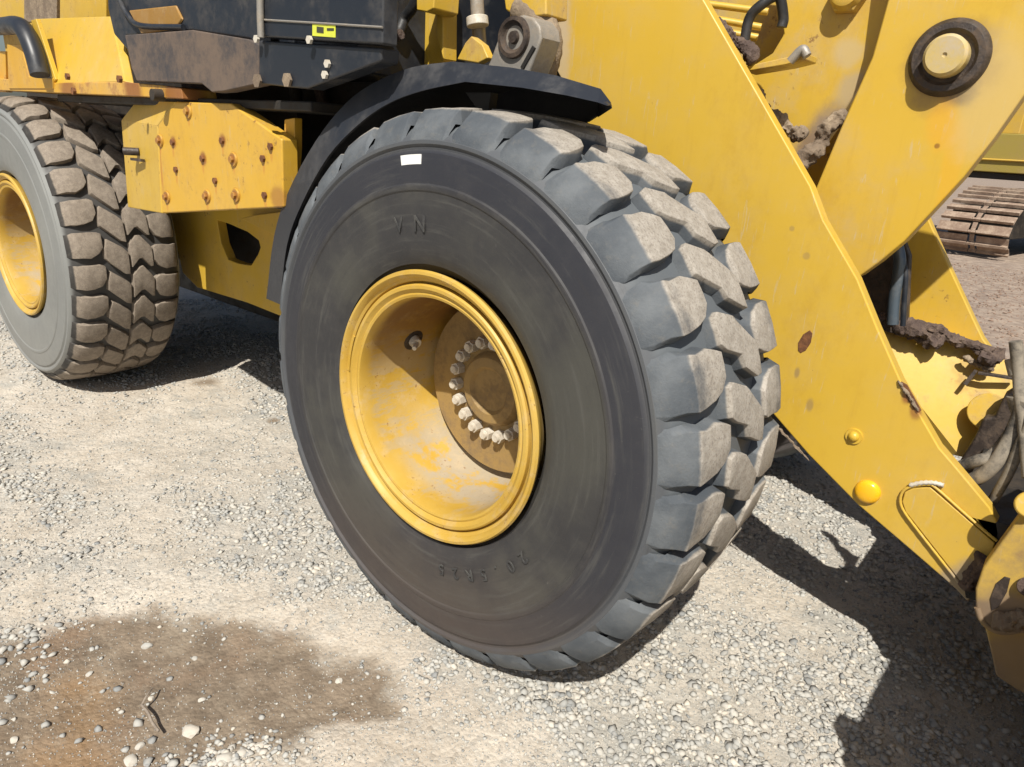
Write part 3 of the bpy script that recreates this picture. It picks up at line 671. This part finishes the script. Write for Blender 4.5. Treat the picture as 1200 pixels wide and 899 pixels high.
# --- tilt lever plates in the middle of the machine
LEV = [(955, 222), (985, 150), (1022, 66), (1040, 0), (1052, -90), (1420, -90), (1330, 0), (1262, 50), (1225, 85), (1200, 112), (1165, 162), (1130, 207), (1098, 242), (1060, 283), (1030, 308), (1005, 326), (965, 300), (940, 250)]
lever = plate('tilt_lever', LEV, .75, .07, M['lever'], L, .006)
pc = P(1112, 68, .75)
bm = bmesh.new(); lathe(bm, [(0.0, .092), (-.010, .090), (-.020, .080), (-.021, .066), (-.012, .058), (-.010, .046)], 48, pc); part('pin_collar', bm, M['grease'], lever, 0)
bm = bmesh.new(); lathe(bm, [(.0, .049), (-.052, .049), (-.060, .042), (-.060, .006), (-.056, .004), (-.056, 0)], 40, pc); part('pin', bm, M['pale_cap'], lever, 0)
back = plate('tilt_link', [(905, -90), (912, 0), (918, 40), (905, 62), (885, 75), (868, 95), (880, 125), (905, 150), (925, 175), (938, 192), (948, 190), (990, 130), (1030, 60), (1060, -90)], .84, .06, M['lever_back'], L, .006)
pn = P(996, -6, .84)
bm = bmesh.new(); lathe(bm, [(0., .055), (-.03, .052), (-.034, .045)], 6, pn); bm2 = bm; part('hex_boss', bm2, M['yellow_dusty'], back, .002, 20)
bm = bmesh.new(); lathe(bm, [(-.030, .046), (-.050, .036), (-.054, .026), (-.054, 0)], 24, pn); part('pin', bm, M['yellow'], back, 0)
# clutter in the wedge between boom and lever
wedge = plate('bracket', [(862, 80), (945, 62), (944, 70), (920, 76), (872, 84)], .62, .09, M['yellow_dusty'], L, .003)
tubepart('hose_fitting', [P(926, 72, .6), P(940, 58, .6), P(946, 66, .6)], .012, M['steel'], wedge, 8)
q = plate('tower_plate', [(770, -160), (1060, -160), (1040, 20), (1000, 120), (990, 260), (900, 260), (800, 60)], 1.02, .05, M['yellow_dusty'], L, .004); q['label'] = 'dusty tower plate deep behind the boom'
for a, b_ in (((822, 4), (900, 14)), ((824, 20), (892, 32)), ((830, 34), (888, 44))):
    tubepart('grille_bar', [P(a[0], a[1], .70), P(b_[0], b_[1], .75)], .010, M['yellow'], q, 8, 0)
tubepart('hydraulic_hose', [P(872, 52, .66), P(878, 22, .66), P(892, 6, .66), P(912, -4, .68), P(918, 20, .7), P(916, 32, .7)], .014, M['hose_black'], L)
crust('caked_mud', [P(925, 205, .72), P(945, 185, .76), P(968, 155, .78), P(990, 128, .80)], .030, M['mud'], back, 11)
crust('caked_mud', [P(836, 22, .6), P(856, 42, .6), P(872, 58, .62), P(888, 70, .62)], .026, M['brown_mud'], back, 12)
crust('caked_mud', [P(860, 98, .7), P(885, 112, .72), P(900, 135, .74), P(925, 152, .76), P(948, 156, .78)], .028, M['mud'], back, 13)
tubepart('tilt_pipe', [P(1046, 380, 1.05), P(1048, 350, 1.05), P(1053, 320, 1.05), P(1054, 300, 1.05), P(1046, 270, 1.06)], .018, M['blue_steel'], L, 14)
tubepart('tilt_pipe', [P(1058, 382, 1.05), P(1060, 350, 1.05), P(1061, 320, 1.05), P(1056, 290, 1.06)], .008, M['black_paint'], L, 10)
boxpart('front_frame_tower', (-.60, .60, .95), (.02, 1.25, 1.72), M['dark'], L)
boxpart('front_frame_beam', (-.95, .50, .50), (.40, 1.25, .98), M['dark'], L)
plate('link_web', [(1004, 326), (1058, 278), (1066, 300), (1062, 396), (1026, 385)], 1.12, .04, M['grease'], L)

# --- bucket: off to the right, its hinge ear and hoses in view
bk = plate('bucket_ear', [(1400, 440), (1232, 545), (1212, 575), (1196, 603), (1152, 664), (1143, 690), (1143, 712), (1150, 730), (1165, 742), (1184, 745), (1230, 728), (1400, 700)], .40, .05, M['ear'], L, .006)
plate('back_plate', [(1154, 736), (1200, 728), (1400, 700), (1400, 860), (1215, 822), (1190, 808), (1167, 793), (1161, 765)], .45, .05, M['ear'], bk, .006)
crust('caked_mud', [P(1128, 690, .49), P(1138, 675, .49), P(1150, 662, .49), P(1160, 655, .49)], .040, M['brown_mud'], bk, 21)
crust('caked_mud', [P(1165, 722, .40), P(1180, 728, .39), P(1200, 722, .39), P(1225, 720, .39)], .032, M['mud'], bk, 22)
plate('ear_slot', [(1162, 716), (1160, 702), (1167, 684), (1177, 676), (1184, 678), (1180, 694), (1170, 712)], .3975, .004, M['grease'], bk, .001)
tubepart('worn_edge', [P(x, y, .40) for x, y in [(1145, 712), (1150, 726), (1160, 736), (1176, 741), (1200, 738)]], .007, M['ear'], bk, 8)
cylpart('ear_pin', P(1205, 688, .40), P(1205, 688, .385), .022, M['brown_mud'], bk)
cylpart('ear_knob', P(1207, 592, .42), P(1207, 592, .385), .03, M['boom'], bk, .006)
# bucket shell as swept profile (X, Z)
BP = [(1.47, .84), (1.40, .60), (1.38, .36), (1.42, .17), (1.55, .05), (1.72, .02), (2.35, .01)]
def shell():
    bm = bmesh.new(); y0, y1 = -.42, 2.25; t = .03
    inner = [(1.50, .83), (1.43, .60), (1.41, .36), (1.45, .19), (1.565, .08), (1.72, .05), (2.35, .03)]
    lp = [Vector((x, y0, z)) for x, z in BP]+[Vector((x, y0, z)) for x, z in inner[::-1]]
    prism(bm, lp, Vector((0, y1-y0, 0))); return bm
bucket = part('bucket', shell(), M['yellow_dusty'], L, .003)
for yy in (-.44, 2.24):
    solid('bucket_side', [(1.37, yy, .58), (1.45, yy, .84), (1.62, yy, .90), (2.0, yy, .72), (2.36, yy, .02), (1.72, yy, .015), (1.53, yy, .03), (1.39, yy, .17), (1.355, yy, .36)], (0, .03, 0), M['yellow_dusty'], bucket)
boxpart('bucket_lip', (1.44, -.42, .83), (1.70, 2.25, .88), M['yellow_dusty'], bucket)
boxpart('shadow_block', (1.40, -.34, .80), (1.47, -.28, .90), M['mud'], bucket)  # unseen block added to roughen the edge of the bucket's ground shadow
boxpart('bucket_back_rib', (1.33, .46, .22), (1.42, .50, .62), M['mud'], bucket)
# hoses
tubepart('hydraulic_hose', [P(1040, 478, .60), P(1068, 522, .59), P(1095, 552, .60), P(1120, 548, .58), P(1145, 540, .56), P(1165, 532, .58), P(1190, 500, .66)], .015, M['hose'], L, 12, 8)
tubepart('hydraulic_hose', [P(1040, 500, .64), P(1072, 548, .63), P(1100, 575, .62), P(1130, 566, .58), P(1152, 556, .56), P(1172, 535, .56), P(1188, 505, .58), P(1202, 470, .58)], .018, M['hose'], L, 12, 8)
tubepart('hydraulic_hose', [P(1130, 590, .60), P(1148, 596, .60), P(1160, 590, .58), P(1172, 572, .56), P(1184, 550, .55), P(1196, 520, .55), P(1215, 480, .55)], .012, M['hose'], L, 12, 8)
tubepart('hydraulic_hose', [P(1190, 400, .6), P(1194, 440, .6), P(1196, 470, .58), P(1200, 500, .56), P(1206, 560, .5)], .014, M['hose'], L, 12, 8)
cylpart('hose_coupling', P(1192, 462, .60), P(1198, 482, .60), .024, M['hose'], L)
cylpart('hose_coupling', P(1188, 420, .62), P(1193, 440, .61), .02, M['steel'], L)
solid('lower_bracket', [(1.10, .5, .60), (1.30, .5, .62), (1.34, .5, .42), (1.18, .5, .38)], (0, .6, 0), M['dark'], L)

# --- front fender: a channel-shaped strip following the tyre
FA = [(312, 350), (321, 277), (338, 224), (370, 165), (405, 121), (440, 96), (482, 79), (530, 72), (598, 79), (650, 88), (704, 104), (716, 120)]
FBT = [(328, 357), (336, 288), (354, 238), (384, 184), (420, 146), (454, 122), (493, 107), (545, 96), (612, 103), (664, 112), (700, 120), (712, 124)]
def fender():
    bm = bmesh.new(); rows = []
    for k, ((ax, ay), (bx, by)) in enumerate(zip(FA, FBT)):
        a = P(ax, ay, -.115); b_ = P(bx, by, -.150); c = Vector((0, 0, HZ))
        ra = (a-c); ra.y = 0; ra.normalize()
        ix = a.x if a.x < .0 else a.x*.12
        ai = Vector((ix, .33, a.z)); bi = Vector((b_.x, .31, b_.z))
        bl = b_+Vector((0, .012, 0))+ra*.014
        if k in (0, len(FA)-1): pass
        top_in = a-ra*.012; top_in.y = -.10; jx = top_in.x if top_in.x < 0 else top_in.x*.12
        rows.append([v for v in (b_, a, ai, Vector((jx, .33, top_in.z)), top_in, Vector((b_.x, -.138, b_.z))+ra*.002)])
    head = rows[7:]; cols = [spline([rw[i] for rw in rows[:8]], 4) for i in range(6)]
    rows = [[bm.verts.new(cols[i][k]) for i in range(6)] for k in range(len(cols[0]))]+[[bm.verts.new(v) for v in rw] for rw in head[1:]]
    for p, q in zip(rows, rows[1:]):
        for i in range(6): bm.faces.new((p[i], p[(i+1) % 6], q[(i+1) % 6], q[i]))
    bm.faces.new(rows[0][::-1]); bm.faces.new(rows[-1])
    return bm
fd = part('front_fender', fender(), M['black'], L, .003, 30)
solid('mount_bracket', [P(545, 108, .0), P(575, 108, .0), P(572, 132, .0), P(560, 130, .0)], (0, .03, 0), M['black'], fd, .002)
plate('inner_skirt', [(440, 128), (470, 104), (540, 84), (600, 88), (650, 97), (690, 110), (710, 119), (711, 124), (702, 134), (688, 143), (640, 136), (600, 132), (545, 128), (470, 145)], .315, .012, M['black'], fd, .002)
# --- cylinder eye, rods and yellow frame above the fender
eye = plate('cylinder_eye', [(566, 88), (574, 70), (583, 45), (590, 27), (600, 20), (612, 17), (624, 20), (632, 30), (634, 44), (628, 62), (618, 88)], .12, .09, M['steel'], L, .008)
pe = P(603, 44, .12)
bm = bmesh.new(); lathe(bm, [(.0, .052), (-.010, .050), (-.012, .040), (-.002, .034), (.004, .018), (-.010, .014), (-.012, 0)], 32, pe); part('eye_bush', bm, M['grease'], eye, 0)
tubepart('eye_seam', [P(612, 80, .118), P(626, 55, .118)], .006, M['dark'], eye, 6, 2)
tubepart('muddy_hub', [P(632, 90, .26), P(640, 55, .26), P(633, 28, .26), P(612, 8, .26)], .045, M['mud'], L, 14, 6, .05)
plate('pivot_block', [(585, -40), (640, -40), (640, 18), (610, 22), (592, 12)], .22, .10, M['yellow_dusty'], L, .006)
tubepart('rod', [P(557, -30, .25), P(560, 20, .25), P(563, 60, .25)], .020, M['steel'], L, 14, 3)
cylpart('rod_fitting', P(559, 20, .22), P(560, 31, .22), .032, M['bare'], L)
plate('small_bracket', [(535, 70), (545, 50), (552, 42), (565, 52), (572, 68), (560, 74)], .18, .03, M['yellow_dusty'], L)
ff = plate('front_frame_plate', [(453, -60), (519, -60), (519, 70), (516, 120), (430, 130), (447, 80), (452, 40)], .22, .06, M['yellow'], L, .006)
plate('frame_rib', [(511, -60), (519, -60), (519, 70), (511, 40)], .16, .06, M['yellow'], ff)
plate('upper_bracket', [(487, -60), (512, -60), (508, 10), (500, 14), (488, 12)], .08, .10, M['yellow_dusty'], ff)
tubepart('hydraulic_hose', [P(452, 50, .10), P(466, 40, .10), P(474, 22, .12), P(484, 8, .12), P(498, -20, .12)], .016, M['hose_black'], L)
tubepart('hydraulic_hose', [P(446, 42, .06), P(458, 44, .06), P(470, 40, .06)], .014, M['brown_mud'], L)
boxpart('pivot_frame', (-1.05, .72, .80), (.0, .95, 2.3), M['dark'], L)

# --- rear half: step ledge, panels, bolted box
ledge = solid('step_ledge', [P(-120, 78, -.155), P(0, 92, -.155), P(62, 97, -.155), P(143, 96, -.155), P(190, 100, -.155), P(212, 103, -.155), P(214, 116, -.155), P(160, 113, -.155), P(88, 110, -.155), P(0, 106, -.155), P(-120, 98, -.155)], (0, .13, .0), M['ledge'], L)
for x, y in ((88, 107), (190, 113)):
    bm = bmesh.new(); hexnut(bm, P(x, y, -.155), (0, -1, 0), .016, .012, False); part('bolt', bm, M['rust_rim'], ledge)
skirt = poly3('fender_skirt', [P(40, 22, -.06), P(128, 19, -.06), P(131, 24, -.065), P(146, 96, -.15), P(62, 98, -.15)], (.02, .03, -.004), M['yellow'], L, .006)
plate('skirt_edge', [(36, 24), (42, 22), (65, 93), (62, 98)], -.155, .02, M['yellow'], skirt, .002)
for x, y in ((81, 90), (142, 93)):
    bm = bmesh.new(); hexnut(bm, P(x, y, -.222), (0, -1, 0), .014, .012, False); part('bolt', bm, M['rust_rim'], skirt)
tubepart('rubber_bumper', [P(-60, 33, -.12), P(0, 31, -.16), P(20, 30, -.19), P(30, 38, -.20), P(40, 62, -.20), P(47, 88, -.20)], .039, M['black'], L, 20, 10)
plate('side_bracket', [(8, 52), (24, 52), (34, 90), (62, 92), (62, 104), (10, 104)], -.16, .03, M['yellow_bracket'], L, .003)
plate('rear_panel', [(-120, 60), (6, 60), (7, 108), (-120, 104)], -.12, .03, M['ledge'], L, .003)
plate('hood_panel', [(-120, -120), (128, -120), (124, 30), (-120, 34)], .20, .04, M['yellow_dusty'], L, .004)
plate('hood_post', [(28, -120), (68, -120), (66, 26), (28, 26)], .16, .03, M['mud'], L, .004)
plate('hood_panel', [(70, -120), (125, -120), (124, 24), (70, 24)], .10, .05, M['yellow'], L, .004)
cabb = plate('cab_base_panel', [(122, -160), (302, -160), (302, 52), (292, 46), (225, 36), (148, 42), (150, 60), (133, 40), (126, 10)], -.13, .05, M['black_paint'], L, .008)
plate('reflection_patch', [(150, 12), (205, 6), (213, 22), (205, 34), (165, 40)], -.138, .012, yellow('brown_reflection', .6, .3, base=(.30, .16, .03)), cabb, .006)  # yellow-brown reflection in the black cab panel, painted as a thin plate
tubepart('window_seal', [P(140, 0, -.14), P(150, 18, -.14), P(165, 30, -.14), P(215, 32, -.14)], .010, M['black_paint'], cabb, 8)
mudp = plate('muddy_side_panel', [(146, 41), (225, 35), (291, 46), (303, 52), (303, 98), (262, 107), (248, 108), (236, 98), (160, 95), (154, 80)], -.17, .05, dirty('muddy_grey_panel', (.040, .040, .046), (.15, .108, .080), .9, .85, sc=5, lo=.33, hi=.6), L, .004)
tank = plate('black_side_panel', [(300, -160), (452, -160), (448, 52), (303, 43)], -.22, .05, M['black_paint'], L, .006)
tankl = plate('black_lower_panel', [(303, 47), (448, 56), (446, 72), (360, 104), (336, 102), (303, 98)], -.205, .06, M['black_paint'], L, .006)
tubepart('panel_seam', [P(303, 23, -.222), P(370, 27, -.222), P(448, 32, -.222)], .003, M['steel'], tank, 6, 2)
tubepart('panel_post', [P(305, -160, -.23), P(305, 0, -.23), P(306, 44, -.23)], .010, M['steel'], tank, 10, 3)
st_ = plate('warning_sticker', [(366, 26), (393, 28), (393, 44), (366, 42)], -.2215, .001, M['lime'], tank, 0)
plate('sticker_mark', [(371, 31), (379, 32), (379, 39), (371, 38)], -.2225, .001, M['ink'], tank, 0)
plate('sticker_mark', [(383, 33), (391, 33), (391, 36), (383, 36)], -.2225, .001, M['ink'], tank, 0)
for x, y in ((302, 46), (364, 47), (385, 75), (382, 88), (303, 95), (338, 94)):
    bm = bmesh.new(); hexnut(bm, P(x, y, -.207 if y > 47 else -.222), (0, -1, 0), .011 if y < 90 else .02, .008, False); part('bolt', bm, M['bare'] if y < 90 else M['mud'], tankl)
boxpart('tank_body', (-2.0, -.04, 1.57), (-.55, .70, 2.3), M['black_paint'], L)
BOX = [(185, 147), (206, 119), (270, 121), (330, 163), (332, 243), (190, 250)]
bx = solid('step_box', [P(x, y, -.13) for x, y in BOX], (0, .06, 0), M['box'], L, .006)
cl = [P(184, 147, -.128), P(206, 119, -.128), P(160, 118, -.055), P(142, 141, -.055), P(150, 243, -.055), P(189, 250, -.128)]
poly3('chamfer_panel', [cl[0], cl[3], cl[4], cl[5]], (.02, .02, 0), M['yellow'], bx, .004)
poly3('chamfer_top', [cl[0], cl[1], cl[2], cl[3]], (.02, .02, -.055), M['yellow'], bx, .004)
for i, (x, y) in enumerate(BOLTS):
    bm = bmesh.new(); big = i in (1, 5, 9, 10, 11, 0)
    p = P(x, y, -.13)
    if big: cyl(bm, p, p+Vector((0, -.006, 0)), .024, .022, 20); hexnut(bm, p+Vector((0, -.006, 0)), (0, -1, 0), .012, .010, False)
    else: hexnut(bm, p, (0, -1, 0), .012, .009, False)
    part('bolt', bm, M['box'] if big else M['rust_rim'], bx, .001)
p = P(163, 178, -.09); bm = bmesh.new(); cyl(bm, p, p+Vector((-.03, -.05, 0)), .016, .016, 14); box(bm, p+Vector((-.02, -.03, -.035)), p+Vector((.08, -.015, -.025)))
part('door_latch', bm, M['grease'], bx)
p = P(191, 112, -.15); bm = bmesh.new(); cyl(bm, p, p+Vector((0, -.04, .0)), .022, .02, 14); part('drain_plug', bm, M['dark'], bx)
HOLE = [(254, 258), (267, 262), (290, 272), (303, 282), (305, 290), (302, 298), (294, 311), (280, 309), (267, 304), (259, 285)]
rf = plate('rear_frame_plate', [(185, 235), (350, 235), (350, 378), (330, 371), (290, 355), (231, 337), (214, 320), (205, 280)], .42, .05, M['yellow'], L, .005, holes=[HOLE])
plate('frame_flange', [(282, 256), (300, 252), (330, 248), (330, 278), (322, 276)], .36, .05, M['yellow'], rf, .003)
boxpart('rear_chassis', (-4.3, .62, .62), (-1.0, 1.3, 1.46), M['dark'], L)
boxpart('rear_body', (-4.6, .28, 1.56), (-2.3, 1.55, 2.4), M['yellow_dusty'], L)
boxpart('rear_wheel_arch', (-3.9, .26, 1.40), (-2.05, 1.3, 1.50), M['dark'], L)
boxpart('cab', (-2.3, .45, 1.56), (-.75, 1.6, 2.9), M['black_paint'], L)
plate('cab_step_post', [(333, 140), (345, 138), (345, 172), (341, 238), (332, 240)], -.07, .03, M['yellow_bracket'], L, .003)
for x, y in ((341, 188), (339, 205), (337, 218)):
    bm = bmesh.new(); hexnut(bm, P(x, y, -.07), (0, -1, 0), .010, .01, False); part('bolt', bm, M['bare'], L)
tubepart('pipe', [P(372, 95, .2), P(378, 120, .2), P(384, 145, .2)], .02, M['brown_mud'], L, 10, 3)
tubepart('pipe', [P(344, 140, .2), P(385, 143, .2)], .014, M['brown_mud'], L, 10, 0)
tubepart('pipe', [P(346, 100, .15), P(350, 150, .15), P(352, 220, .15)], .022, M['dark'], L, 10, 3)
boxpart('belly_guard', (-4.6, 1.0, .22), (-1.2, 1.3, .80), M['dark'], L)
boxpart('box_frame', (-2.1, .05, 1.12), (-1.0, .5, 1.46), M['dark'], L)
boxpart('shade_shelf', (-2.7, -.10, 1.455), (-.7, .42, 1.485), M['dark'], L)  # unseen shelf added only to throw shade on the rear frame plate
boxpart('side_frame', (-4.2, .24, 1.38), (-.62, .30, 1.62), M['dark'], L)
boxpart('hitch_block', (-1.35, .55, .70), (-.75, 1.2, 1.5), M['dark'], L)
cylpart('front_axle', (0, .02, HZ), (0, 1.75, HZ), .13, M['dark'], L)
cylpart('rear_axle', (WB, .02, HZ), (WB, 1.75, HZ), .13, M['dark'], L)
for cx in (0, WB):
    o = link('tyre', TM.copy(), None, L); o.data.materials.clear(); o.data.materials.append(M['rubber']); o.location = (cx, 1.80, HZ); o['label'] = 'far side tyre in the dark behind the machine'

# ------------------------------------------------------------------ excavator in the yard behind
gp = G(1138, 300); E = thing('excavator', 'rusty tracked excavator with a yellow body in the yard behind the loader', 'excavator', (gp.x, gp.y, 0))
look = Matrix.Rotation(R(-17), 3, 'Z') @ Vector((gp.x-CAM.x, gp.y-CAM.y, 0)).normalized(); side = Vector((look.y, -look.x, 0))
def X3(a, b, z): return side*a+look*b+Vector((0, 0, z))
def shoe_mesh(w):
    bm = bmesh.new()
    lp = [(0, -.09), (.055, -.088), (.055, -.045), (.012, -.035), (.012, .075), (0, .075)]
    for x0, x1 in ((-w/2, -.07), (.07, w/2)):
        prism(bm, [Vector((x0, b, a)) for a, b in lp], Vector((x1-x0, 0, 0)))
    prism(bm, [Vector((-.06, b, a)) for a, b in ((0, -.09), (.05, -.085), (.05, -.05), (0, -.035))], Vector((.12, 0, 0)))
    prism(bm, [Vector((-.035, b, a)) for a, b in ((0, -.035), (.012, -.035), (.012, .1), (0, .1))], Vector((.07, 0, 0)))
    return finish(bm, 'track_shoe', 30)
SW = 1.12; sm = shoe_mesh(SW)
prof = [(-.05, .16), (-.20, .30), (-.26, .46), (-.20, .62), (-.06, .76), (.14, .88), (.36, .98), (.60, 1.06), (.85, 1.11), (1.1, 1.14)]
path = []
for i in range(len(prof)-1):
    for t in np.linspace(0, 1, 20, endpoint=False): path.append(Vector(prof[i]).lerp(Vector(prof[i+1]), t))
acc = 0; last = path[0]; place = [(path[0], path[1])]
for i in range(1, len(path)-1):
    acc += (path[i]-last).length; last = path[i]
    if acc > .20: acc = 0; place.append((path[i], path[i+1]))
for p, q in place:
    d = (q-p).normalized(); o = link('track_shoe', sm, M['shoe'], E)
    fw = (look*d.x+Vector((0, 0, d.y))); nr = side.cross(fw)
    if nr.dot(-look*1+Vector((0, 0, .6))) < 0: nr = -nr
    pos = look*p.x+Vector((0, 0, p.y))
    sx = side; 
    if sx.cross(fw).dot(nr) < 0: sx = -sx
    o.matrix_local = Matrix(((sx.x, fw.x, nr.x, pos.x), (sx.y, fw.y, nr.y, pos.y), (sx.z, fw.z, nr.z, pos.z), (0, 0, 0, 1)))
def ebox(name, a0, a1, b0, b1, z0, z1, mat):
    bm = bmesh.new(); m4 = Matrix(((side.x, look.x, 0, 0), (side.y, look.y, 0, 0), (0, 0, 1, 0), (0, 0, 0, 1))); box(bm, (a0, b0, z0), (a1, b1, z1), m4); return part(name, bm, mat, E, .02)
ebox('track_frame', -.5, .5, .05, 4.2, .35, .85, M['dark'])
ebox('track_frame', 2.2, 3.2, .05, 4.2, .35, .85, M['dark'])
ebox('undercarriage', -.4, 3.2, 1.6, 3.0, .5, 1.15, M['dark'])
body = ebox('body', -1.9, 4.0, 1.2, 5.5, 1.42, 2.1, M['olive'])
ebox('cab', -1.8, -.2, 1.4, 3.2, 2.1, 3.3, M['yellow_far'])
ebox('counterweight', -.2, 4.0, 2.4, 5.6, 2.1, 3.0, M['yellow_far'])
ebox('body_trim', -1.92, 4.02, 1.15, 1.2, 1.62, 1.66, M['yellow_far'])
ebox('belly', -1.8, 3.8, 1.3, 5.2, 1.30, 1.42, M['dark'])
